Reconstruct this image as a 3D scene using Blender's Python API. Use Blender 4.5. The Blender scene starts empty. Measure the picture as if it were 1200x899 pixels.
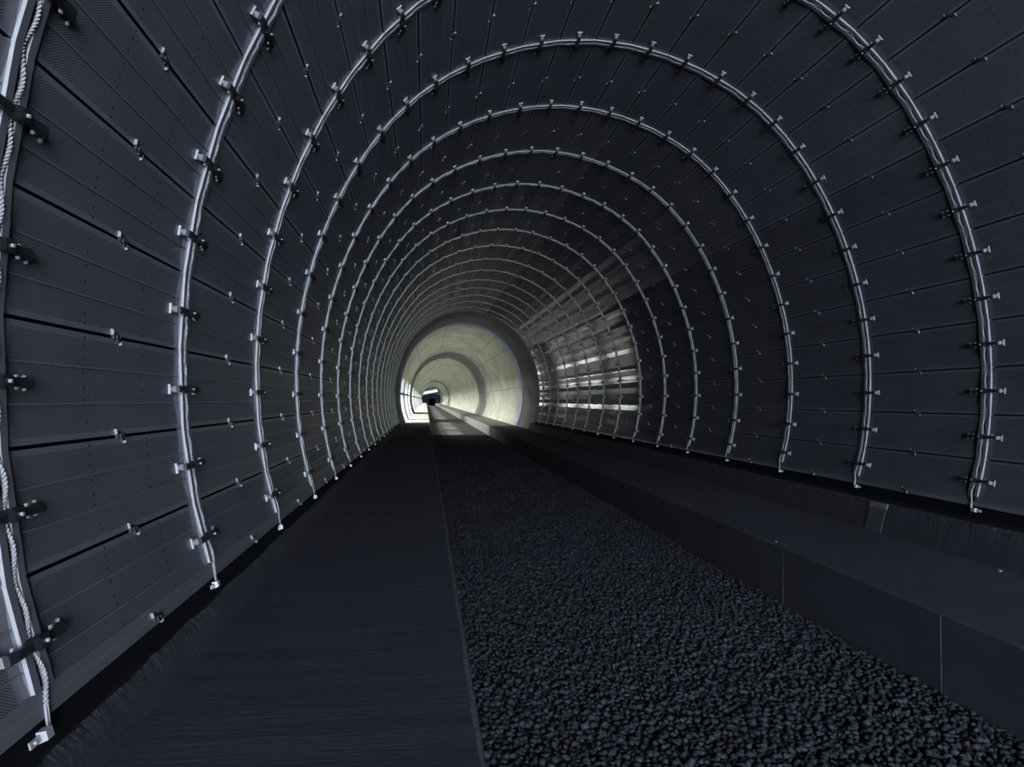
import bpy, math, random
import numpy as np
from mathutils import Matrix, Vector
random.seed(7)
RNG = np.random.default_rng(11)
SC = bpy.context.scene
COL = SC.collection
S = 4.15            # metres per design unit
HL = .365           # camera height above the left walkway (units)
CX = .5629          # camera stands left of the tunnel axis

def W(X, Z, Y):
    """axis X, distance Z, height over the camera Y (units) -> world metres"""
    return (X*S, Z*S, (Y+HL)*S)

# ------------------------------------------------------------------ materials
def new_mat(name):
    m = bpy.data.materials.new(name); m.use_nodes = True
    nt = m.node_tree; nt.nodes.clear()
    out = nt.nodes.new('ShaderNodeOutputMaterial'); b = nt.nodes.new('ShaderNodeBsdfPrincipled')
    nt.links.new(b.outputs[0], out.inputs[0])
    return m, nt, b
def nd(nt, t, **kw):
    n = nt.nodes.new(t)
    for k, v in kw.items(): setattr(n, k, v)
    return n
def math_n(nt, op, a, b=None, c=None):
    n = nd(nt, 'ShaderNodeMath', operation=op)
    for i, v in enumerate((a, b, c)):
        if v is None: continue
        if isinstance(v, (int, float)): n.inputs[i].default_value = v
        else: nt.links.new(v, n.inputs[i])
    return n.outputs[0]
def simple(name, col, rough=.6, metal=0., noise=.15, scale=6., bump=.0, bscale=60., spec=.5):
    m, nt, b = new_mat(name)
    tc = nd(nt, 'ShaderNodeTexCoord')
    no = nd(nt, 'ShaderNodeTexNoise'); no.inputs['Scale'].default_value = scale; no.inputs['Detail'].default_value = 4
    nt.links.new(tc.outputs['Object'], no.inputs['Vector'])
    r = nd(nt, 'ShaderNodeValToRGB')
    r.color_ramp.elements[0].position = .3; r.color_ramp.elements[1].position = .7
    r.color_ramp.elements[0].color = [c*(1-noise) for c in col]+[1]
    r.color_ramp.elements[1].color = [c*(1+noise) for c in col]+[1]
    nt.links.new(no.outputs['Fac'], r.inputs['Fac']); nt.links.new(r.outputs[0], b.inputs['Base Color'])
    b.inputs['Roughness'].default_value = rough; b.inputs['Metallic'].default_value = metal
    b.inputs['Specular IOR Level'].default_value = spec
    if bump:
        n2 = nd(nt, 'ShaderNodeTexNoise'); n2.inputs['Scale'].default_value = bscale; n2.inputs['Detail'].default_value = 5
        nt.links.new(tc.outputs['Object'], n2.inputs['Vector'])
        bp = nd(nt, 'ShaderNodeBump'); bp.inputs['Strength'].default_value = bump; bp.inputs['Distance'].default_value = .02
        nt.links.new(n2.outputs['Fac'], bp.inputs['Height']); nt.links.new(bp.outputs[0], b.inputs['Normal'])
    return m

CLAD = (.12, .127, .148)
def cladding(name, holes, rough=.4, spec=.42, k=1., dust=0.):
    m, nt, b = new_mat(name)
    uv = nd(nt, 'ShaderNodeUVMap'); uv.uv_map = 'UVMap'
    sep = nd(nt, 'ShaderNodeSeparateXYZ'); nt.links.new(uv.outputs[0], sep.inputs[0])
    # slow waviness of thin sheet, weathering in the tint
    no = nd(nt, 'ShaderNodeTexNoise'); no.inputs['Scale'].default_value = 1.3; no.inputs['Detail'].default_value = 3
    nt.links.new(uv.outputs[0], no.inputs['Vector'])
    r = nd(nt, 'ShaderNodeValToRGB')
    r.color_ramp.elements[0].position = .3; r.color_ramp.elements[1].position = .75
    r.color_ramp.elements[0].color = [c*.9*k for c in CLAD]+[1]; r.color_ramp.elements[1].color = [c*1.1*k for c in CLAD]+[1]
    nt.links.new(no.outputs['Fac'], r.inputs['Fac'])
    n2 = nd(nt, 'ShaderNodeTexNoise'); n2.inputs['Scale'].default_value = 3.2; n2.inputs['Detail'].default_value = 1
    nt.links.new(uv.outputs[0], n2.inputs['Vector'])
    bp = nd(nt, 'ShaderNodeBump'); bp.inputs['Strength'].default_value = .06; bp.inputs['Distance'].default_value = .012
    nt.links.new(n2.outputs['Fac'], bp.inputs['Height']); nt.links.new(bp.outputs[0], b.inputs['Normal'])
    col = r.outputs[0]; b.inputs['Specular IOR Level'].default_value = spec
    if holes:
        def cell(p, off_u, off_v):
            pu, pv = p
            fu = math_n(nt, 'FRACT', math_n(nt, 'ADD', math_n(nt, 'DIVIDE', sep.outputs[0], pu), off_u))
            fv = math_n(nt, 'FRACT', math_n(nt, 'ADD', math_n(nt, 'DIVIDE', sep.outputs[1], pv), off_v))
            du = math_n(nt, 'MULTIPLY', math_n(nt, 'SUBTRACT', fu, .5), pu)
            dv = math_n(nt, 'MULTIPLY', math_n(nt, 'SUBTRACT', fv, .5), pv)
            return math_n(nt, 'SQRT', math_n(nt, 'ADD', math_n(nt, 'MULTIPLY', du, du), math_n(nt, 'MULTIPLY', dv, dv)))
        d = math_n(nt, 'MINIMUM', cell((.013, .0205), 0., 0.), cell((.013, .0205), .5, .5))
        hole = math_n(nt, 'LESS_THAN', d, .0037)
        mx = nd(nt, 'ShaderNodeMix', data_type='RGBA')
        nt.links.new(hole, mx.inputs[0]); nt.links.new(col, mx.inputs[6]); mx.inputs[7].default_value = (.012, .013, .016, 1)
        col = mx.outputs[2]
        rr = math_n(nt, 'ADD', math_n(nt, 'MULTIPLY', hole, .5), rough)
        nt.links.new(rr, b.inputs['Roughness'])
        nt.links.new(math_n(nt, 'SUBTRACT', spec, math_n(nt, 'MULTIPLY', hole, spec*.9)), b.inputs['Specular IOR Level'])
    else:
        b.inputs['Roughness'].default_value = rough
    nt.links.new(col, b.inputs['Base Color'])
    if dust:                                             # matt film of dust over part of the sheet
        df = nd(nt, 'ShaderNodeBsdfDiffuse'); nt.links.new(col, df.inputs[0])
        mxs = nd(nt, 'ShaderNodeMixShader'); mxs.inputs[0].default_value = dust
        out = [n for n in nt.nodes if n.type == 'OUTPUT_MATERIAL'][0]
        nt.links.new(b.outputs[0], mxs.inputs[1]); nt.links.new(df.outputs[0], mxs.inputs[2]); nt.links.new(mxs.outputs[0], out.inputs[0])
    return m

def concrete(name, col, streak=(1, 1, 1), rough=.8, bump=.3, contrast=.3, scale=2.5, tint=None):
    m, nt, b = new_mat(name)
    tc = nd(nt, 'ShaderNodeTexCoord')
    mp = nd(nt, 'ShaderNodeMapping'); mp.inputs['Scale'].default_value = streak
    nt.links.new(tc.outputs['Object'], mp.inputs[0])
    n1 = nd(nt, 'ShaderNodeTexNoise'); n1.inputs['Scale'].default_value = scale; n1.inputs['Detail'].default_value = 8; n1.inputs['Roughness'].default_value = .65
    nt.links.new(mp.outputs[0], n1.inputs['Vector'])
    r = nd(nt, 'ShaderNodeValToRGB')
    r.color_ramp.elements[0].position = .3; r.color_ramp.elements[1].position = .7
    t = tint or (1, 1, 1)
    r.color_ramp.elements[0].color = [c*(1-contrast)*k for c, k in zip(col, t)]+[1]
    r.color_ramp.elements[1].color = [min(1, c*(1+contrast)) for c in col]+[1]
    nt.links.new(n1.outputs['Fac'], r.inputs['Fac']); nt.links.new(r.outputs[0], b.inputs['Base Color'])
    n2 = nd(nt, 'ShaderNodeTexNoise'); n2.inputs['Scale'].default_value = 14; n2.inputs['Detail'].default_value = 9; n2.inputs['Roughness'].default_value = .7
    nt.links.new(mp.outputs[0], n2.inputs['Vector'])
    bp = nd(nt, 'ShaderNodeBump'); bp.inputs['Strength'].default_value = bump; bp.inputs['Distance'].default_value = .02
    nt.links.new(n2.outputs['Fac'], bp.inputs['Height']); nt.links.new(bp.outputs[0], b.inputs['Normal'])
    b.inputs['Roughness'].default_value = rough
    b.inputs['Specular IOR Level'].default_value = .3
    return m

M_perf = cladding('perforated_sheet', True)
M_clad = cladding('plain_sheet', False)
M_perf_m = cladding('satin_perforated_sheet', True, .24, .36, 1., .55)
M_clad_m = cladding('satin_plain_sheet', False, .24, .36, 1., .55)
M_perf_g = cladding('glossy_perforated_sheet', True, .07, .36, .8, .52)
M_clad_g = cladding('glossy_plain_sheet', False, .07, .36, .8, .52)
M_gap = simple('dark_joint', (.006, .006, .008), .9, spec=.1)
M_screw = simple('dark_screw', (.008, .008, .01), .8, spec=.2)
M_trim = simple('trim_sheet', (.11, .116, .135), .45, noise=.06)
M_galv = simple('galvanised_steel', (.42, .435, .47), .45, .4, noise=.06, scale=9)
M_tab = simple('dull_galvanised_tab', (.27, .28, .30), .5, .3, noise=.06, scale=9)
M_edge_lit = simple('lit_flange_edge', (.37, .38, .40), .45, .1, noise=.06, scale=5)  # paler than the flange top: entrance light put into the colour
M_black = simple('black_steel', (.012, .013, .016), .5, noise=.2, scale=20)
M_rope = simple('pale_rope', (.34, .35, .37), .6, noise=.15, scale=40)
M_walk = concrete('walkway_concrete', (.038, .041, .053), streak=(.16, 2.2, 1), bump=.5, contrast=.34, scale=2.6)
M_bench = concrete('bench_concrete', (.052, .056, .069), streak=(.5, .5, 1), bump=.35, contrast=.22)
M_pale = concrete('daylit_concrete', (.28, .28, .265), streak=(.5, .5, 1), bump=.25, contrast=.25)  # paler copy of walkway and bench concrete, gallery daylight put into the colour
M_kerb = concrete('kerb_concrete', (.034, .036, .045), bump=.5, contrast=.3, scale=4)
M_ktop = simple('dark_kerb_top', (.011, .012, .016), .9, noise=.4, spec=.1)  # kerb top coloured darker than its front face
M_patch = simple('patch_concrete', (.046, .049, .058), .8, noise=.15)
M_arris = simple('worn_arris', (.075, .08, .095), .85, noise=.5, scale=30)
M_joint = simple('pale_joint', (.12, .125, .14), .8)
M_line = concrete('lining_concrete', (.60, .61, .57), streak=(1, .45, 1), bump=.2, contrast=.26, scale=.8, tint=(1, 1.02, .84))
M_lshade = concrete('shaded_lining_concrete', (.22, .215, .22), streak=(1, .35, 1), bump=.15, contrast=.3, scale=1.1)  # darkened lining copy: shade of closed rings and pillars put into the colour
M_lmid = concrete('half_shaded_lining_concrete', (.40, .40, .39), streak=(1, .35, 1), bump=.12, contrast=.2, scale=1.1)  # mid-dark lining copy: shadow of the solid bays put into the colour
M_ldark = simple('lining_joint', (.16, .16, .16), .9)
M_blue = simple('blue_fringe', (.16, .18, .55), .5, noise=.1)
M_stone = simple('ballast_stone', (.023, .025, .033), .75, noise=.45, scale=9, bump=.3, bscale=90, spec=.35)
M_stone_lit = concrete('daylit_ballast', (.085, .085, .088), bump=1., contrast=.5, scale=9)  # paler ballast inside the gallery, its daylight put into the colour
M_white = simple('pale_beam', (.07, .07, .07), .6, noise=.08)
M_bank = simple('reflector_bank', (.82, .83, .82), .8, noise=.05, scale=.3)
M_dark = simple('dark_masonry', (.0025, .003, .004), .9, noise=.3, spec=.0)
M_ground = simple('outside_ground', (.03, .04, .03), .9, noise=.2)
M_leaf = simple('dark_foliage', (.003, .014, .0105), .9, spec=.05, noise=.5, scale=1.5)
M_slope = simple('slope_foliage', (.010, .014, .016), .9, noise=.5, scale=.2, spec=.05)
M_bark = simple('bark', (.04, .032, .026), .9)

# ------------------------------------------------------------------ mesh helpers
class MB:
    def __init__(s): s.v = []; s.f = []; s.m = []; s.uv = []
    def face(s, pts, mat=0, uv=None):
        i = len(s.v); s.v += [tuple(p) for p in pts]; s.f.append(tuple(range(i, i+len(pts)))); s.m.append(mat)
        s.uv += list(uv) if uv else [(0, 0)]*len(pts)
    def box(s, x0, x1, y0, y1, z0, z1, mat=0, T=None):
        p = [(x, y, z) for x in (x0, x1) for y in (y0, y1) for z in (z0, z1)]
        s.hexa(p, mat, T)
    def hexa(s, p, mat=0, T=None):
        # p ordered x-major, y, z
        if T is not None: p = [tuple(T @ Vector(q)) for q in p]
        for q in ((0, 1, 3, 2), (4, 6, 7, 5), (0, 2, 6, 4), (0, 4, 5, 1), (2, 3, 7, 6), (1, 5, 7, 3)):
            s.face([p[k] for k in q], mat)
    def prism(s, poly, axis_pts, mat=0):
        """poly: list of 3-D points of end A; axis_pts: same of end B"""
        n = len(poly)
        s.face(list(reversed(poly)), mat); s.face(axis_pts, mat)
        for k in range(n):
            j = (k+1) % n
            s.face([poly[k], poly[j], axis_pts[j], axis_pts[k]], mat)
    def cyl(s, c, axis, r, h, n=8, mat=0):
        a = Vector(axis).normalized(); u = a.orthogonal().normalized(); w = a.cross(u)
        A = [Vector(c)+r*(math.cos(2*math.pi*k/n)*u+math.sin(2*math.pi*k/n)*w) for k in range(n)]
        s.prism([tuple(p) for p in A], [tuple(p+a*h) for p in A], mat)
    def mesh(s, name, mats, weld=False, smooth=False):
        me = bpy.data.meshes.new(name); me.from_pydata(s.v, [], s.f)
        for m in (mats if isinstance(mats, (list, tuple)) else [mats]): me.materials.append(m)
        me.polygons.foreach_set('material_index', s.m)
        l = me.uv_layers.new(name='UVMap'); l.data.foreach_set('uv', [c for p in s.uv for c in p])
        if smooth: me.polygons.foreach_set('use_smooth', [True]*len(s.f))
        me.update()
        if weld:
            import bmesh
            bm = bmesh.new(); bm.from_mesh(me); bmesh.ops.remove_doubles(bm, verts=bm.verts, dist=1e-5)
            bmesh.ops.recalc_face_normals(bm, faces=bm.faces); bm.to_mesh(me); bm.free()
        return me
def link(name, me, parent=None, mw=None):
    o = bpy.data.objects.new(name, me); COL.objects.link(o)
    if parent is not None: o.parent = parent
    if mw is not None: o.matrix_local = mw
    return o
def struct(o): o['kind'] = 'structure'; return o
def tag(o, label, cat, group=None, kind=None):
    o['label'] = label; o['category'] = cat
    if group: o['group'] = group
    if kind: o['kind'] = kind
    return o
def empty(name, loc):
    o = bpy.data.objects.new(name, None); COL.objects.link(o); o.location = loc; o.empty_display_size = .2
    return o

# ------------------------------------------------------------------ the tunnel section
MX = [0.9287, 0.9521, 0.9637, 0.9629, 0.9511, 0.9245, 0.8874, 0.839, 0.779, 0.7081, 0.6268, 0.5325, 0.4241, 0.3099, 0.1871, 0.0631]
MY = [-0.2245, -0.1057, 0.0188, 0.1458, 0.2731, 0.3952, 0.5161, 0.6321, 0.7433, 0.8496, 0.9431, 1.024, 1.0877, 1.1385, 1.1728, 1.1926]
YC = .1
PC = (1.0964278, -0.14130694, 0.04638422, -0.00440831)
def rpoly(phi): q = phi*phi; return PC[0]+PC[1]*q+PC[2]*q*q+PC[3]*q**3
def curve(phi, off=0.):
    r = rpoly(phi)+off; return (r*math.sin(phi), YC+r*math.cos(phi))
pts = []
for x, y in zip(MX, MY): pts.append((-x, y))
pts = pts + [(-x, y) for x, y in reversed(pts)]
# light smoothing of what the polynomial leaves over
res = []
for x, y in pts:
    phi = math.atan2(x, y-YC); res.append(math.hypot(x, y-YC)-rpoly(phi))
sm = [(res[max(0, k-1)]+2*res[k]+res[min(31, k+1)])/4 for k in range(32)]
mid = []
for (x, y), r in zip(pts, sm):
    phi = math.atan2(x, y-YC); mid.append(curve(phi, r+.006))
NF = 32
def sub(a, b): return (a[0]-b[0], a[1]-b[1])
def nrm(a): l = math.hypot(*a); return (a[0]/l, a[1]/l)
tan = []
for k in range(NF):
    a, b = mid[max(0, k-1)], mid[min(NF-1, k+1)]
    if k == 0 or k == NF-1:
        phi = math.atan2(mid[k][0], mid[k][1]-YC); a = curve(phi-.05); b = curve(phi+.05)
    tan.append(nrm(sub(b, a)))                       # direction of increasing k
seam = [None]*(NF+1)
for k in range(1, NF):
    p, d = mid[k-1], tan[k-1]; q, e = mid[k], tan[k]
    den = d[0]*e[1]-d[1]*e[0]
    t = ((q[0]-p[0])*e[1]-(q[1]-p[1])*e[0])/den if abs(den) > 1e-6 else .063
    if not (.03 < t < .1): t = .063
    seam[k] = (p[0]+d[0]*t, p[1]+d[1]*t)
seam[0] = (mid[0][0]-tan[0][0]*.063, mid[0][1]-tan[0][1]*.063)
seam[NF] = (mid[31][0]+tan[31][0]*.063, mid[31][1]+tan[31][1]*.063)
facets = []                                          # origin (m), t (increasing k), n (inward), width m
for k in range(NF):
    a, b = seam[k], seam[k+1]
    t = nrm(sub(b, a)); n = (t[1], -t[0])
    if n[0]*((a[0]+b[0])/2)+n[1]*((a[1]+b[1])/2-YC) > 0: n = (-n[0], -n[1])
    facets.append((((a[0]+b[0])/2*S, ((a[1]+b[1])/2+HL)*S), t, n, math.hypot(*sub(b, a))*S))
def FP(k, s, h, y):
    o, t, n, w = facets[k]
    return (o[0]+t[0]*s+n[0]*h, y, o[1]+t[1]*s+n[1]*h)
def frame(k, y, s=0., h=0.):
    """matrix: local x = counter-clockwise tangent, y = along the tunnel, z = inward"""
    o, t, n, w = facets[k]; p = FP(k, s, h, y)
    return Matrix(((-t[0], 0, n[0], p[0]), (0, 1, 0, p[1]), (-t[1], 0, n[1], p[2]), (0, 0, 0, 1)))

SP = .5284; Z0 = .7148
RINGS = [(Z0+SP*i)*S for i in range(17)]             # y of every arch
YEND = 9.47*S
YBACK = .0*S
bounds = [YBACK]+[r for r in RINGS]+[YEND]

# ------------------------------------------------------------------ cladding
tl = {(k, j): random.uniform(-.003, .004) for k in range(NF) for j in (0, 1)}
tilt = {}
for k in range(NF):
    for j in range(3): tilt[k, j] = random.uniform(-.008, .008)
FRAC = (.08, .17, .37, .47, .61, .67, .74, .86, .94)
def clad_wall(name, k0, k1, mats, mid_set=()):
    mb = MB()
    for k in range(k0, k1):
        w = facets[k][3]; e = w/2-.0095; c = w/6; mo = 4 if k in mid_set else 0
        # polyline over the panel: (s, h, material of the strip that follows)
        t0, t1, t2 = tilt[k, 0], tilt[k, 1], tilt[k, 2]
        hL, hR = .0165+tl[k, 0], .0165+tl[k, 1]
        P = [(-e, -.05, 2), (-e, hL, 1), (-e+.028, hL*.84, 0), (-c-.006, t0*.04, 1), (-c-.004, .009+t0*.03, 1), (-c+.004, .009, 1), (-c+.006, -t1*c*.6, 0),
             (c-.006, t1*c*.6, 1), (c-.004, .009, 1), (c+.004, .009+t2*.03, 1), (c+.006, t2*.04, 0), (e-.028, hR*.84, 1), (e, hR, 2), (e, -.05, None)]
        u0 = k*.53
        for b in range(len(bounds)-1):
            ya = bounds[b]+(.028 if b > 0 else 0); yb = bounds[b+1]-(.028 if b < len(bounds)-2 else 0)
            ys = [ya, ya+.11, yb-.11, yb]
            for j in range(3):
                for (s0, h0, m), (s1, h1, _) in zip(P[:-1], P[1:]):
                    mm = m if (m != 0 or j == 1) else 1
                    if mm < 2: mm += mo
                    mb.face([FP(k, s0, h0, ys[j]), FP(k, s0, h0, ys[j+1]), FP(k, s1, h1, ys[j+1]), FP(k, s1, h1, ys[j])], mm,
                            [(u0+s0, ys[j]), (u0+s0, ys[j+1]), (u0+s1, ys[j+1]), (u0+s1, ys[j])])
            # end folds into the ring gap
            for y, sg in ((ya, 1), (yb, -1)):
                mb.face([FP(k, -e, 0, y), FP(k, e, 0, y), FP(k, e, -.05, y), FP(k, -e, -.05, y)], 2)
            # screw heads in two lines beside the clips
            if 1 <= b <= 12:
                yc = (bounds[b]+bounds[b+1])/2+.04
                for dy in (-.36, .36):
                    for f in FRAC:
                        s = -w/2+w*f; ys_ = yc+dy
                        hh = .0025+.015*max(0, abs(f-.5)-1/6)*3
                        cpt = []
                        for q in range(6):
                            a = q*math.pi/3; cpt.append(FP(k, s+.0085*math.cos(a), hh, ys_+.0085*math.sin(a)))
                        mb.face(cpt, 3)
    o = link(name, mb.mesh(name, [mats[0], mats[1], M_gap, M_screw, M_perf_m, M_clad_m]))
    return struct(o)
wl = clad_wall('wall_left', 0, 9, (M_perf, M_clad))
ce = clad_wall('ceiling', 9, 22, (M_perf, M_clad), range(18, 22))
wr = clad_wall('wall_right', 22, 32, (M_perf_g, M_clad_g), (22, 23))

# outer shell behind the panels, also the tunnel behind the camera (its unseen mouth is slanted to balance the wall light)
def outer_shell():
    mb = MB(); n = 56; off = .028
    ph = [-2.25+4.5*i/n for i in range(n+1)]
    def yb(X): return MOUTH_A+MOUTH_B*X
    for i in range(n):
        a, b = curve(ph[i], off), curve(ph[i+1], off)
        mb.face([W(a[0], yb(a[0]), a[1]), W(b[0], yb(b[0]), b[1]), W(b[0], 9.6, b[1]), W(a[0], 9.6, a[1])], 0)
    return struct(link('tunnel_shell', mb.mesh('tunnel_shell', [M_gap])))
MOUTH_A, MOUTH_B = -3.05, -.3
outer_shell()

# ------------------------------------------------------------------ panel clips (parts of the cladding)
def clip_mesh():
    mb = MB()
    mb.box(-.026, .012, -.052, -.006, 0, .016, 0)       # two dark tongues of the toggle
    mb.box(-.012, .026, .000, .046, 0, .016, 0)
    mb.box(-.010, .010, -.030, .026, .010, .024, 0)     # bridge across the joint
    mb.cyl((0, 0, .024), (0, 0, 1), .007, .006, 6, 0)
    for cx, y in ((-.026, -.062), (.026, .040)):        # bent-up bright tabs
        mb.hexa([(cx-.017, y, 0), (cx-.013, y, .017), (cx-.017, y+.005, 0), (cx-.013, y+.005, .017),
                 (cx+.017, y, 0), (cx+.013, y, .017), (cx+.017, y+.005, 0), (cx+.013, y+.005, .017)], 1)
        mb.box(cx-.012, cx+.012, y+.004, y+.02, .004, .008, 0)
    return mb.mesh('panel_clip', [M_black, M_tab])
clipm = clip_mesh()
def seam_frame(j, y):
    if j == 0: return frame(0, y, -facets[0][3]/2+.004, .012)
    if j == NF: return frame(31, y, facets[31][3]/2-.004, .012)
    A = frame(j-1, y, facets[j-1][3]/2, .013); B = frame(j, y, -facets[j][3]/2, .013)
    Mx = A.copy()
    x = (A.col[0].to_3d()+B.col[0].to_3d()).normalized(); yv = Vector((0, 1, 0)); z = x.cross(yv)
    for r in range(3): Mx[r][0] = x[r]; Mx[r][2] = z[r]
    return Mx
for wall, js, nb in ((wl, range(0, 10), 9), (ce, range(10, 22), 7), (wr, range(22, 33), 9)):
    far = MB()
    for b in range(1, 17):
        y = (bounds[b]+bounds[b+1])/2+.04
        for j in js:
            Mx = seam_frame(j, y)
            if b <= nb: link('panel_clip', clipm, wall, Mx)
            else:
                for p in clipm.polygons:
                    far.face([tuple(Mx @ clipm.vertices[v].co) for v in p.vertices], p.material_index)
    o = link('panel_clip', far.mesh('panel_clip_far', [M_black, M_tab]), wall); o['kind'] = 'stuff'

# ------------------------------------------------------------------ arches: two flanges, ropes, clamps
def flange_mesh(y0, y1):
    mb = MB()
    for k in range(NF):
        w = facets[k][3]; e = w/2-.0015
        e0 = -e if k > 0 else -e+.075; e1 = e if k < 31 else e-.075
        mb.hexa([FP(k, s, h, y) for s in (e0, e1) for y in (y0+.001, y1-.001) for h in (-.02, .014)], 0)
        mb.hexa([FP(k, s, h, y) for s in (e0, e1) for y in (y0, y1) for h in (.014, .030)], 0)
        for q in (2, 3): mb.m[-q] = 1  # faces along the tunnel get the paler, painted-in entrance light
    return mb.mesh('flange', [M_trim, M_edge_lit])
fl_near = flange_mesh(-.068, -.022)
fl_far = flange_mesh(.022, .070)

def rope_path(n_per):
    P = []
    for k in range(NF):
        w = facets[k][3]
        for q in range(n_per):
            f = q/n_per; s = -w/2+w*f
            if k == 0 and f < .02: continue
            # tight under the clamp (f = .5), bulging towards the far flange between clamps
            amp = math.sin(math.pi*2*(f-.5))**2
            wob = .006*math.sin(7*f+k*2.1)
            y = -.004+.022*amp+wob; h = .020+.008*amp
            P.append(Vector(FP(k, s, h, y)))
    # tails hanging below the last clamp
    a = P[0]-(P[1]-P[0]).normalized()*.10; b = P[-1]+(P[-1]-P[-2]).normalized()*.10
    return [a]+P+[b]
def rope_mesh(detail):
    mb = MB()
    if detail: P = rope_path(110); strands, r, R, nn = 2, .0058, .0056, 5
    else: P = rope_path(6); strands, r, R, nn = 1, .010, 0., 6
    acc = 0.; rings_ = [[] for _ in range(strands)]
    Yv = Vector((0, 1, 0))
    for i, p in enumerate(P):
        t = (P[min(i+1, len(P)-1)]-P[max(i-1, 0)]).normalized()
        u = (Yv-t*Yv.dot(t)).normalized(); w = t.cross(u)
        if i: acc += (P[i]-P[i-1]).length
        for st in range(strands):
            a = 2*math.pi*acc/.034+st*math.pi
            c = p+R*(math.cos(a)*u+math.sin(a)*w)
            rings_[st].append([c+r*(math.cos(2*math.pi*q/nn)*u+math.sin(2*math.pi*q/nn)*w) for q in range(nn)])
    for st in range(strands):
        L = rings_[st]; base = len(mb.v)
        for ring in L: mb.v += [tuple(v) for v in ring]
        for i in range(len(L)-1):
            for q in range(nn):
                a, b = base+i*nn+q, base+i*nn+(q+1) % nn
                mb.f.append((a, b, b+nn, a+nn)); mb.m.append(0); mb.uv += [(0, 0)]*4
        mb.f.append(tuple(base+q for q in range(nn))); mb.m.append(0); mb.uv += [(0, 0)]*nn
        e = base+(len(L)-1)*nn
        mb.f.append(tuple(e+q for q in reversed(range(nn)))); mb.m.append(0); mb.uv += [(0, 0)]*nn
    return mb.mesh('rope', M_rope, smooth=True)
ropes = (rope_mesh(True), rope_mesh(False))

def clamp_bar(mb):
    # bar with waisted middle, boss and flared ends
    sec = [(-.205, .023, .006, .050), (-.160, .019, .026, .062), (-.06, .017, .026, .060), (-.035, .026, .023, .072), (.035, .026, .023, .072),
           (.06, .017, .026, .060), (.160, .019, .026, .066), (.205, .023, .006, .050)]
    sec = [(y, w_, a+.008, b+.008) for y, w_, a, b in sec]
    for (ya, wa, za, zb), (yb, wb, zc, zd) in zip(sec[:-1], sec[1:]):
        ch = .006
        def poly(y, w, z0, z1): return [(-w, y, z0), (w, y, z0), (w, y, z1-ch), (w-ch, y, z1), (-w+ch, y, z1), (-w, y, z1-ch)]
        mb.prism(poly(ya, wa, za, zb), poly(yb, wb, zc, zd), 0)
    for sy in (-1, 1):                                   # legs standing on the sheet
        mb.box(-.017, .017, sy*.19-.012, sy*.19+.012, -.004, .03, 0)
def clamp_plate(mb, sy, mat):
    # low crossbar of the T foot, then a tapering web up to the bar
    y = sy*.244
    mb.box(-.033, .033, y-.005, y+.005, -.004, .014, mat)
    yb = sy*.204; yt = sy*.234
    P = [(-.021, yb, .006), (.021, yb, .006), (.021, yb, .036), (-.021, yb, .036)]
    Q = [(-.008, yt, .004), (.008, yt, .004), (.008, yt, .016), (-.008, yt, .016)]
    if sy > 0: P.reverse(); Q.reverse()
    mb.prism(P, Q, mat)
    mb.box(-.007, .007, min(yt, y), max(yt, y), .002, .012, mat)
def clamp_bolt(mb, x, y, z, mat, r=.008): mb.cyl((x, y, z), (0, 0, 1), r, .012, 6, mat)
b1 = MB(); clamp_bar(b1); clampm = b1.mesh('clamp', M_black)
pn = MB(); clamp_plate(pn, -1, 0); platen = pn.mesh('end_plate', M_galv)
pf = MB(); clamp_plate(pf, 1, 0); platef = pf.mesh('end_plate', M_galv)
bolts = []
for x, y, z in ((0, 0, .080), (.024, -.135, .028), (-.024, -.135, .028), (.024, .135, .028), (-.024, .135, .028)):
    q = MB(); clamp_bolt(q, x, y, z, 0)
    if x: q.box(min(0, x)*1.2, max(0, x)*1.2, y-.008, y+.008, .028, .036, 0)
    bolts.append(q.mesh('bolt', M_galv if not x else M_galv))
b2 = MB(); clamp_bar(b2); clamp_plate(b2, -1, 1); clamp_plate(b2, 1, 1); clampfar = b2.mesh('clamp_small', [M_black, M_galv])
def foot_mesh():
    mb = MB()
    mb.hexa([(-.022, -.04, -.005), (-.018, -.036, .03), (-.022, .01, -.005), (-.018, .01, .03),
             (.022, -.04, -.005), (.018, -.036, .03), (.022, .01, -.005), (.018, .01, .03)], 0)
    mb.box(-.013, .013, -.11, -.04, .002, .009, 0)
    mb.cyl((0, -.08, .009), (0, 0, 1), .008, .008, 6, 0)
    return mb.mesh('foot_bracket', M_galv)
footm = foot_mesh()

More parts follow.
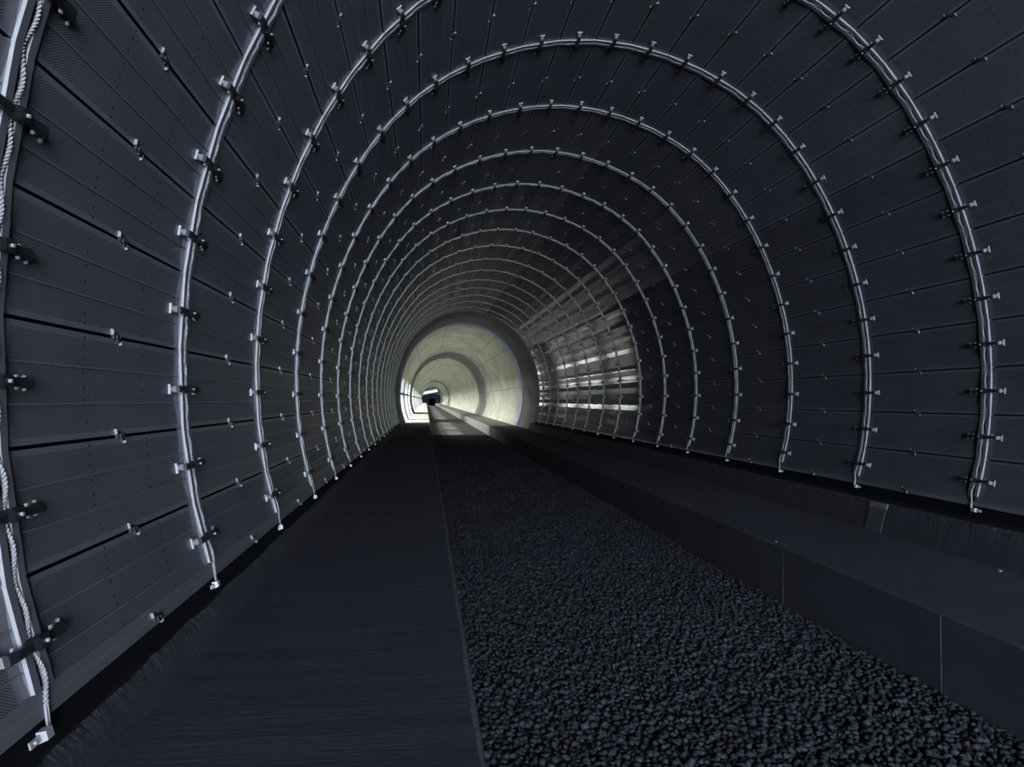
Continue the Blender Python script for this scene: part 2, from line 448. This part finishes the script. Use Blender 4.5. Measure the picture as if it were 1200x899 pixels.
ORD = ['nearest', 'second', 'third', 'fourth', 'fifth', 'sixth', 'seventh', 'eighth', 'ninth', 'tenth', 'eleventh', 'twelfth',
       'thirteenth', 'fourteenth', 'fifteenth', 'sixteenth', 'last']
EXTRA = {0: 'nearest clamped steel arch, its big clamps cut by the left edge of the photo',
         1: 'second clamped steel arch from the camera, leaving the photo through its top edge',
         2: 'third clamped steel arch from the camera, largest one showing both feet',
         3: 'fourth clamped steel arch from the camera, largest one whose whole crown shows',
         16: 'last clamped steel arch, standing right before the bare concrete ring'}
for i, y in enumerate(RINGS):
    base = W(-.86, 0, -.325)
    r = empty('clamp_arch', (base[0], y, base[2]))
    tag(r, EXTRA.get(i, ORD[i]+' clamped steel arch counted from the camera along the dark cladding'), 'arch', 'clamped steel arches around the tunnel')
    off = Matrix.Translation((-base[0], 0, -base[2]))
    link('flange', fl_near, r, off); link('flange', fl_far, r, off)
    link('rope', ropes[0] if i < 5 else ropes[1], r, off)
    for k in range(NF):
        Mx = off @ frame(k, 0.)
        if i < 6:
            c = link('clamp', clampm, r, Mx)
            for nm, me in (('end_plate', platen), ('end_plate', platef)): link(nm, me, c)['label'] = 'galvanised end plate'
            for me in (bolts if i < 3 else ()): link('bolt', me, c)['label'] = 'bright bolt head'
        else:
            link('clamp', clampfar, r, Mx)
    for k, sg in ((0, -1), (31, 1)):
        w = facets[k][3]
        Mx = off @ frame(k, -.06, sg*(w/2+.075), .02)
        link('foot_bracket', footm, r, Mx)['label'] = 'bright galvanised foot bracket'

# ------------------------------------------------------------------ base rails under the cladding
for nm, k, sg in (('trim_1', 0, -1), ('trim_2', 31, 1)):
    mb = MB(); w = facets[k][3]
    for b in range(len(bounds)-1):
        ya, yb = bounds[b]+.004, bounds[b+1]-.004
        s0, s1 = sg*(w/2-(.075 if k == 0 else .012)), sg*(w/2+.03)
        mb.hexa([FP(k, s, h, y) for s in (s0, s1) for y in (ya, yb) for h in (-.01, .014)], 0)
        s0, s1 = sg*(w/2+.03), sg*(w/2+.30)
        mb.hexa([FP(k, s, h, y) for s in (s0, s1) for y in (ya, yb) for h in (-.06, -.012)], 1)
    struct(link(nm, mb.mesh(nm, [M_trim, M_gap])))

# ------------------------------------------------------------------ walkways, kerbs, track bed
YA, YL = -3.3*S, 72*S
def zz(Y): return (Y+HL)*S
XWE, XKF, XKA = -.503*S, -.882*S, -.899*S
XBE, XPF, XPT = .425*S, .825*S, .851*S
ZB, ZG, ZPT, ZKT = zz(-.417), zz(-.568), zz(-.325), zz(-.322)
def slab(name, x0, x1, z0, z1, y0, y1, mat, chamfer=.012, side=1):
    mb = MB()
    if side > 0: sec = [(x0, z0), (x1, z0), (x1, z1-chamfer), (x1-chamfer, z1), (x0, z1)]
    else: sec = [(x0, z0), (x1, z0), (x1, z1), (x0+chamfer, z1), (x0, z1-chamfer)]
    mb.prism([(x, y0, z) for x, z in sec], [(x, y1, z) for x, z in sec], 0)
    return mb
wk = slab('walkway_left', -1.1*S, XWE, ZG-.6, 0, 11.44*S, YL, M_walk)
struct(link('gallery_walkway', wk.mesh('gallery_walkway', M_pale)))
wk = slab('walkway_left', -1.1*S, XWE, ZG-.6, 0, YA, 11.44*S, M_walk)
for i in range(160):                                  # worn pale arris of the slab
    f0, f1 = i/160, (i+1)/160
    ya_, yb_ = .3*S+11.1*S*f0**1.6, .3*S+11.1*S*f1**1.6; q = random.uniform(.012, .024)
    wk.face([(XWE-.012-q, ya_, .0012), (XWE-.008, ya_, .0012), (XWE-.008, yb_, .0012), (XWE-.012-q, yb_, .0012)], 1)
struct(link('walkway_left', wk.mesh('walkway_left', [M_walk, M_arris])))
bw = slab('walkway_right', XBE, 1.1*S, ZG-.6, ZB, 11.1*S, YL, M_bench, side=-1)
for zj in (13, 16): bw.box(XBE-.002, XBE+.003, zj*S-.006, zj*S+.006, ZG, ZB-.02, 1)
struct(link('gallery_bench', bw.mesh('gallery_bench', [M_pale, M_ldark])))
bw = slab('walkway_right', XBE, 1.1*S, ZG-.6, ZB, YA, 11.1*S, M_bench, side=-1)
for zj in (1.27, 1.88, 4.3, 6.7, 9.6):
    bw.box(XBE-.002, XBE+.003, zj*S-.006, zj*S+.006, ZG, ZB-.02, 1)
struct(link('walkway_right', bw.mesh('walkway_right', [M_bench, M_joint])))

def kerb(name, xf, xa, xw, z0, z1, joints, y1):
    """upstand with a broken, uneven arris"""
    mb = MB(); y0 = -.2*S if xf < 0 else 1.2*S; n = 1500; sg = 1 if xf > 0 else -1
    rows = []; st = [0.]*6
    for i in range(n+1):
        f = i/n; y = y0+(y1-y0)*f**1.6
        st = [.86*v+.2*random.gauss(0, 1) for v in st]
        q = lambda m, a: st[m]*a
        rows.append([(xf, y, z0-.02), (xf+(xa-xf)*.5+q(0, .0015), y, (z0+z1)/2), (xa-sg*.006+q(1, .006), y, z1-.035+q(2, .008)), (xa+sg*.03+q(3, .016), y, z1-.004+q(4, .007)), (xw, y, z1)])
    base = len(mb.v)
    for r in rows: mb.v += r
    for i in range(n):
        for q in range(4):
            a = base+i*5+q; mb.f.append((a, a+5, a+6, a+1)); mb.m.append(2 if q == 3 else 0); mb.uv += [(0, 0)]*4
    for zj in joints:
        y = zj*S
        P = [Vector((xf-sg*.001, y, z0)), Vector((xa-sg*.006, y, z1-.03))]
        mb.face([P[0]+Vector((-sg*.002, -.004, 0)), P[0]+Vector((-sg*.002, .004, 0)), P[1]+Vector((-sg*.002, .004, 0)), P[1]+Vector((-sg*.002, -.004, 0))], 1)
    return struct(link(name, mb.mesh(name, [M_kerb, M_joint, M_ktop])))
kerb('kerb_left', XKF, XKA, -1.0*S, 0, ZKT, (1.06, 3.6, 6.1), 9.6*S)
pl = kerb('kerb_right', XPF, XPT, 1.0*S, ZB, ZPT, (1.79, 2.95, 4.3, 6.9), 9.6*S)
# pale patch plate let into the right upstand
mb = MB()
for a, b in (((2.035, .06), (2.115, .94)),):
    y0, y1 = a[0]*S, b[0]*S
    def pp(f, y, o=.004): return (XPF+(XPT-XPF)*f-o, y, ZB+(ZPT-ZB)*f)
    mb.hexa([pp(f, y, o) for y in (y0, y1) for f in (.02, .80) for o in (-.01, .007)], 0)
    mb.hexa([pp(f, y, o) for y in (y0-.012, y1+.012) for f in (.80, .96) for o in (-.01, .012)], 1)
cp = link('cover_plate', mb.mesh('cover_plate', [M_patch, M_joint]), pl)
cp['label'] = 'pale patch let into the concrete upstand'

mb = MB(); mb.box(XWE-.05, XBE+.05, YA, 11.3*S, ZG-.7, ZG-.05, 0); struct(link('track_bed', mb.mesh('track_bed', M_stone)))
mb = MB(); mb.box(XWE-.05, XBE+.05, 11.3*S, YL, ZG-.7, ZG-.01, 0); struct(link('gallery_track_bed', mb.mesh('gallery_track_bed', M_stone_lit)))

# ballast: nobody could count it -> one object of individually shaped stones
def gravel():
    t = (1+5**.5)/2
    ico = np.array([(-1, t, 0), (1, t, 0), (-1, -t, 0), (1, -t, 0), (0, -1, t), (0, 1, t), (0, -1, -t), (0, 1, -t), (t, 0, -1), (t, 0, 1), (-t, 0, -1), (-t, 0, 1)], float)
    ico /= np.linalg.norm(ico[0])
    fc = np.array([(0, 11, 5), (0, 5, 1), (0, 1, 7), (0, 7, 10), (0, 10, 11), (1, 5, 9), (5, 11, 4), (11, 10, 2), (10, 7, 6), (7, 1, 8),
                   (3, 9, 4), (3, 4, 2), (3, 2, 6), (3, 6, 8), (3, 8, 9), (4, 9, 5), (2, 4, 11), (6, 2, 10), (8, 6, 7), (9, 8, 1)])
    P = []
    for (ya, yb, sp) in ((.9*S, 4.2*S, .043), (4.2*S, 8.5*S, .062), (8.5*S, 11.3*S, .1)):
        nx = int((XBE-XWE)/sp); ny = int((yb-ya)/sp)
        gx, gy = np.meshgrid(np.arange(nx), np.arange(ny), indexing='ij')
        x = XWE+(gx+.5)*sp+RNG.uniform(-.45, .45, gx.shape)*sp; y = ya+(gy+.5)*sp+RNG.uniform(-.45, .45, gx.shape)*sp
        P.append(np.stack([x.ravel(), y.ravel(), np.full(x.size, sp)], 1))
    P = np.concatenate(P); n = len(P)
    rad = P[:, 2:3]*RNG.uniform(.42, .85, (n, 1))
    sc = RNG.uniform(.65, 1.25, (n, 3))*rad
    jit = RNG.uniform(.72, 1.25, (n, 12, 1))
    V = ico[None]*jit*sc[:, None, :]
    q = RNG.normal(size=(n, 4)); q /= np.linalg.norm(q, axis=1, keepdims=True)
    a, b, c, d = q.T
    Rm = np.stack([np.stack([1-2*(c*c+d*d), 2*(b*c-a*d), 2*(b*d+a*c)], 1), np.stack([2*(b*c+a*d), 1-2*(b*b+d*d), 2*(c*d-a*b)], 1), np.stack([2*(b*d-a*c), 2*(c*d+a*b), 1-2*(b*b+c*c)], 1)], 1)
    V = np.einsum('nij,nkj->nki', Rm, V)
    V[:, :, 2] *= .8
    und = .008*np.sin(P[:, 0]*2.1+P[:, 1]*.7)+.006*np.sin(P[:, 1]*1.9-P[:, 0])
    V += np.stack([P[:, 0], P[:, 1], ZG-.03+und+RNG.uniform(-.012, .016, n)], 1)[:, None, :]
    V = V.reshape(-1, 3); F = (fc[None]+12*np.arange(n)[:, None, None]).reshape(-1, 3)
    me = bpy.data.meshes.new('gravel')
    me.vertices.add(len(V)); me.vertices.foreach_set('co', V.ravel())
    me.loops.add(F.size); me.loops.foreach_set('vertex_index', F.ravel())
    me.polygons.add(len(F)); me.polygons.foreach_set('loop_start', np.arange(0, F.size, 3)); me.polygons.foreach_set('loop_total', np.full(len(F), 3))
    me.materials.append(M_stone); me.update(); me.validate()
    return me
tag(link('gravel', gravel()), 'dark crushed stone ballast filling the track bed between the two walkways', 'gravel', kind='stuff')

def pebble(x, y, z, r, label):
    import bmesh
    bm = bmesh.new(); bmesh.ops.create_icosphere(bm, subdivisions=2, radius=r)
    for v in bm.verts: v.co *= random.uniform(.85, 1.15); v.co.z *= .6
    me = bpy.data.meshes.new('stone'); bm.to_mesh(me); bm.free(); me.materials.append(M_joint)
    o = link('stone', me); o.location = (x, y, z+r*.5); tag(o, label, 'stone', 'loose stones on the right walkway')
pebble(.80*S, 1.55*S, ZB, .022, 'small pale stone by the foot of the right kerb, near the right photo edge')
pebble(.445*S, 1.955*S, ZB, .016, 'tiny pale stone on the outer edge of the right walkway')

# ------------------------------------------------------------------ concrete lining and the open gallery
def lining(z0, z1, pa, pb, name='lining_ring', thick=.10, mat=M_line, n=64, dr=0., seams=(), blue=False):
    mb = MB(); g = .006
    ph = [pa+(pb-pa)*i/n for i in range(n+1)]
    def C(p, o, z): a = curve(p, o-dr); return W(a[0], z, a[1])
    prof = [(z0+.0005, thick), (z0+.0005, g), (z0+g, 0), (z1-g, 0), (z1-.0005, g), (z1-.0005, thick)]
    base = len(mb.v); m = len(prof)
    for p in ph:
        for z, o in prof: mb.v.append(C(p, o, z))
    for i in range(n):
        for q in range(m):
            a = base+i*m+q; b = base+i*m+(q+1) % m
            mb.f.append((a, b, b+m, a+m)); mb.m.append(0); mb.uv += [(0, 0)]*4
    mb.f.append(tuple(base+q for q in range(m))); mb.m.append(0); mb.uv += [(0, 0)]*m
    e = base+n*m; mb.f.append(tuple(e+q for q in reversed(range(m)))); mb.m.append(0); mb.uv += [(0, 0)]*m
    for p in seams:
        if pa < p < pb:
            mb.face([C(p-.004, -.0008, z0+g), C(p-.004, -.0008, z1-g), C(p+.004, -.0008, z1-g), C(p+.004, -.0008, z0+g)], 1)
    return struct(link(name, mb.mesh(name, [mat, M_ldark])))
PB = 2.16; PO = -1.3
SE = (-1.45, -.75, -.2, .55, .80, 1.48)
lining(9.60, 11.10, -PB, PB, seams=SE, mat=M_lshade)
def pillar(z0, z1, n=24): lining(z0, z1, -PB, PO-.002, name='gallery_pillar', mat=M_lshade, n=n)
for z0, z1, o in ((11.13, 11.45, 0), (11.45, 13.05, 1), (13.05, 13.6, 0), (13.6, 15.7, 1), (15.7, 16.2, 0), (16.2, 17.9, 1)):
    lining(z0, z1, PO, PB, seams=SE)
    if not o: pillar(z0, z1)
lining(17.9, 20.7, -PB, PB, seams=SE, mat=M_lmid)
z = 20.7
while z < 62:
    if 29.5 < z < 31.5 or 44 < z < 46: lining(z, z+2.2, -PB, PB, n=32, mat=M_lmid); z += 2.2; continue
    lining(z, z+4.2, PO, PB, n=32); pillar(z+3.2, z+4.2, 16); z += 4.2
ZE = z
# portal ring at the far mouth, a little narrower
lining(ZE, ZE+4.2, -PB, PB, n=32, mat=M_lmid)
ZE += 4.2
lining(ZE, ZE+1.2, -PB, PB, n=32, dr=.03, thick=.2, mat=M_lshade)
# added blue ring: lens colour fringe at the lining edge built as a shape
mb = MB()
for i in range(64):
    p0, p1 = -2.1+4.2*i/64, -2.1+4.2*(i+1)/64
    A = [W(*(lambda c, z: (c[0], z, c[1]))(curve(p, o), z)) for p in (p0, p1) for z in (11.0, 11.16) for o in (.004, -.010)]
    mb.hexa(A, 0)
struct(link('fringe_ring', mb.mesh('fringe_ring', M_blue)))
# pale bar added for the white glint across the gallery openings
mb = MB(); xr = -.975*S
mb.box(xr-.05, xr+.05, 11.45*S, 17.9*S, zz(.085), zz(.115), 0)
mb.box(xr-.05, xr+.05, 20.7*S, ZE*S, zz(.085), zz(.115), 0)
tag(link('glint_bar', mb.mesh('glint_bar', M_white)), 'added pale bar for the glint across the gallery openings on the left', 'rail')

# ------------------------------------------------------------------ beyond the tunnel
mb = MB(); mb.face([(-260, -3.1*S, ZG-.75), (260, -3.1*S, ZG-.75), (260, 900, ZG-.75), (-260, 900, ZG-.75)], 0)  # unseen ground stops at the mouth so low sky lights the ceiling
struct(link('ground', mb.mesh('ground', M_ground)))
def at(px, py, Z):
    """axis X and height Y of an image point at distance Z (units) near the vanishing point"""
    return ((px-499.1)/829.55*Z-CX, (468.35-py)/829.55*Z)
# leaning pale deck beam outside the far mouth
Zb = ZE+7
x0, yt0 = at(489, 460.6, Zb); x1, yt1 = at(512.6, 456.2, Zb); _, yb0 = at(489, 464.6, Zb); _, yb1 = at(512.6, 460.2, Zb)
br = empty('beam', W(x0, Zb, yb0))
tag(br, 'pale tilted concrete beam crossing behind the far tunnel mouth', 'beam')
mb = MB(); o = Vector(W(x0, Zb, yb0))
def bx(m, top0, top1, bot0, bot1, z0, z1, mat=0):
    P = [Vector(W(x, zc, y))-o for x, (b, t) in ((x0, (bot0, top0)), (x1, (bot1, top1))) for zc in (z0, z1) for y in (b, t)]
    m.hexa([tuple(p) for p in P], mat)
bx(mb, yt0, yt1, yb0+.06, yb1+.06, Zb, Zb+1.2)
link('fascia', mb.mesh('fascia', M_white), br)
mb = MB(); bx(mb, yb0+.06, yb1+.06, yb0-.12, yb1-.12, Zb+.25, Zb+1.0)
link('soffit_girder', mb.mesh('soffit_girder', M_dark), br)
# dark retaining wall and a low buffer in front of it
mb = MB(); xa, ya_ = at(488, 463.2, Zb+3); xb_, _ = at(517, 463.2, Zb+3)
mb.box(xa*S, xb_*S, (Zb+3)*S, (Zb+3.5)*S, ZG-.75, zz(ya_), 0); mb.box(xa*S-.1, xb_*S+.1, (Zb+2.95)*S, (Zb+3.55)*S, zz(ya_), zz(ya_)+.3, 0)
tag(link('retaining_wall', mb.mesh('retaining_wall', M_dark)), 'dark low wall closing the view under the pale beam', 'wall')
mb = MB(); xa, yt = at(502.6, 467.2, ZE-1); xb_, yb = at(510, 471.3, ZE-1)
mb.hexa([(x, y, zq) for x in (xa*S, xb_*S) for y in ((ZE-1)*S, (ZE-.4)*S) for zq in (ZG-.1, zz(yt))], 0)
for x in (xa*S+.3, xb_*S-.6): mb.box(x, x+.3, (ZE-1.12)*S, (ZE-1)*S, ZG-.1, zz(yt)-.3, 0)
tag(link('buffer_stop', mb.mesh('buffer_stop', M_dark)), 'black buffer block at the far end of the gravel bed', 'buffer')
# wooded slope ahead on the left, added and sized to keep low sky out of the reflections
mb = MB(); nx, ny = 50, 10
def hp(i, j):
    x = -330+332*i/nx; y = 440+110*j/ny
    return (x, y, ZG-.8+95*math.sin(min(1, j/7)*math.pi/2)*min(1, (nx-i)/9+.22)+(random.random()-.5)*7*(j > 0))
H = {(i, j): hp(i, j) for i in range(nx+1) for j in range(ny+1)}
for i in range(nx):
    for j in range(ny): mb.face([H[i, j], H[i+1, j], H[i+1, j+1], H[i, j+1]], 0)
struct(link('hillside', mb.mesh('hillside', M_slope)))
# added pale bank, shaped as the bright band mirrored in the right cladding
mb = MB()
Pn = [(-13, 304), (-36, 318), (-80, 348), (-170, 400)]
for (ax, ay), (bx_, by) in zip(Pn[:-1], Pn[1:]):
    mb.prism([(ax, ay, ZG-1), (ax+1.0, ay+2, 5.2), (ax+3, ay+5, 5.8), (ax+4, ay+7, ZG-1)], [(bx_, by, ZG-1), (bx_+1.0, by+2, 5.2), (bx_+3, by+5, 5.8), (bx_+4, by+7, ZG-1)], 0)
struct(link('reflector_bank', mb.mesh('reflector_bank', M_bank)))
# trees on the slope behind
def tree(x, Z, base, h, r, label):
    import bmesh
    rt = empty('tree', (x*S, Z*S, base)); tag(rt, label, 'tree', 'trees behind the far tunnel mouth')
    bm = bmesh.new()
    for q in range(26):
        a = random.uniform(0, 6.28); rr = r*random.uniform(.1, .85); zc = h*random.uniform(.25, .95)
        rr *= math.sin(min(1, max(.15, (1-zc/h)*1.6))*math.pi/2)
        mt = Matrix.Translation((rr*math.cos(a), rr*math.sin(a), zc)) @ Matrix.Scale(random.uniform(.28, .5)*r, 4)
        g = bmesh.ops.create_icosphere(bm, subdivisions=2, radius=1, matrix=mt)
        for v in g['verts']: v.co += Vector((random.uniform(-.12, .12), random.uniform(-.12, .12), random.uniform(-.12, .12)))*r*.4
    me = bpy.data.meshes.new('crown'); bm.to_mesh(me); bm.free(); me.materials.append(M_leaf); link('crown', me, rt)
    m2 = MB(); m2.cyl((0, 0, -.3), (0, 0, 1), r*.09, h*.6, 8, 0); link('trunk', m2.mesh('trunk', M_bark), rt)
for x, Z, h, r, l in ((-.9, ZE+13, 20, 4.2, 'dark green tree behind the left half of the far tunnel mouth'),
                      (1.1, ZE+14, 19, 4.2, 'dark green tree behind the right half of the far tunnel mouth'),
                      (.15, ZE+19, 26, 7, 'tall dark green tree rearmost behind the far tunnel mouth')):
    tree(x, Z, ZG-.75, h, r, l)

# ------------------------------------------------------------------ light: the sky only
SIDE, BACK = 10.0, 38.
w = bpy.data.worlds.new('sky'); SC.world = w; w.use_nodes = True
nt = w.node_tree; nt.nodes.clear()
out = nd(nt, 'ShaderNodeOutputWorld'); bg = nd(nt, 'ShaderNodeBackground'); nt.links.new(bg.outputs[0], out.inputs[0])
tc = nd(nt, 'ShaderNodeTexCoord'); sp_ = nd(nt, 'ShaderNodeSeparateXYZ'); nt.links.new(tc.outputs['Generated'], sp_.inputs[0])
ramp = nd(nt, 'ShaderNodeValToRGB'); ramp.color_ramp.elements[0].position = .04; ramp.color_ramp.elements[1].position = .13
ramp.color_ramp.elements[0].color = (.77, .85, 1.0, 1); ramp.color_ramp.elements[1].color = (1.0, .99, .92, 1)
hh = math_n(nt, 'ADD', math_n(nt, 'MULTIPLY', sp_.outputs[1], .5), .5)
nt.links.new(hh, ramp.inputs[0]); nt.links.new(ramp.outputs[0], bg.inputs[0])
st = nd(nt, 'ShaderNodeMapRange'); st.inputs[1].default_value = .04; st.inputs[2].default_value = .13; st.inputs[3].default_value = BACK; st.inputs[4].default_value = SIDE
nt.links.new(hh, st.inputs[0]); nt.links.new(st.outputs[0], bg.inputs[1])
def portal(name, loc, rot, sx, sy):
    l = bpy.data.lights.new(name, 'AREA'); l.shape = 'RECTANGLE'; l.size = sx; l.size_y = sy; l.cycles.is_portal = True
    o = bpy.data.objects.new(name, l); COL.objects.link(o); o.location = loc; o.rotation_euler = rot
portal('mouth_daylight', (0, -3.6*S, 1.8), (math.radians(90), 0, 0), 16, 13)
portal('gallery_daylight', (-1.12*S, (11.4+ZE)/2*S, 2.4), (0, math.radians(-90), 0), 6.5, (ZE-11.3)*S)

sun = bpy.data.lights.new('sun', 'SUN'); sun.energy = 7.0; sun.angle = math.radians(1.5); sun.color = (1., .97, .9)
so = bpy.data.objects.new('sun', sun); COL.objects.link(so)
el = math.radians(42); d = Vector((math.cos(el), -.12, -math.sin(el)))
so.rotation_euler = d.to_track_quat('-Z', 'Y').to_euler(); so.location = (-40, 60, 40)

# ------------------------------------------------------------------ camera
yaw, pit, rol, f = .1211, .0223, .0034, 829.55
c, s = math.cos(yaw), math.sin(yaw); A = np.array([[c, 0, -s], [0, 1, 0], [s, 0, c]])
c, s = math.cos(pit), math.sin(pit); B = np.array([[1, 0, 0], [0, c, -s], [0, s, c]])
c, s = math.cos(rol), math.sin(rol); Cm = np.array([[c, -s, 0], [s, c, 0], [0, 0, 1]])
M = Cm @ B @ A
def axis(v): return (v[0], v[2], v[1])
rt_, up_, fw_ = axis(M[0]), axis(M[1]), axis(M[2])
cam = bpy.data.cameras.new('camera'); co = bpy.data.objects.new('camera', cam); COL.objects.link(co)
cam.sensor_fit = 'HORIZONTAL'; cam.sensor_width = 36; cam.lens = f/1200*36; cam.clip_start = .05; cam.clip_end = 2000
p = W(-CX, 0, 0)
co.matrix_world = Matrix(((rt_[0], up_[0], -fw_[0], p[0]), (rt_[1], up_[1], -fw_[1], p[1]), (rt_[2], up_[2], -fw_[2], p[2]), (0, 0, 0, 1)))
SC.camera = co

vs = SC.view_settings
vs.view_transform = 'Standard'; vs.look = 'None'; vs.gamma = 1; vs.use_curve_mapping = False; vs.exposure = 0.
cy = SC.cycles
cy.use_denoising = True; cy.max_bounces = 8; cy.diffuse_bounces = 5; cy.glossy_bounces = 4; cy.sample_clamp_indirect = 6
cy.caustics_reflective = False; cy.caustics_refractive = False
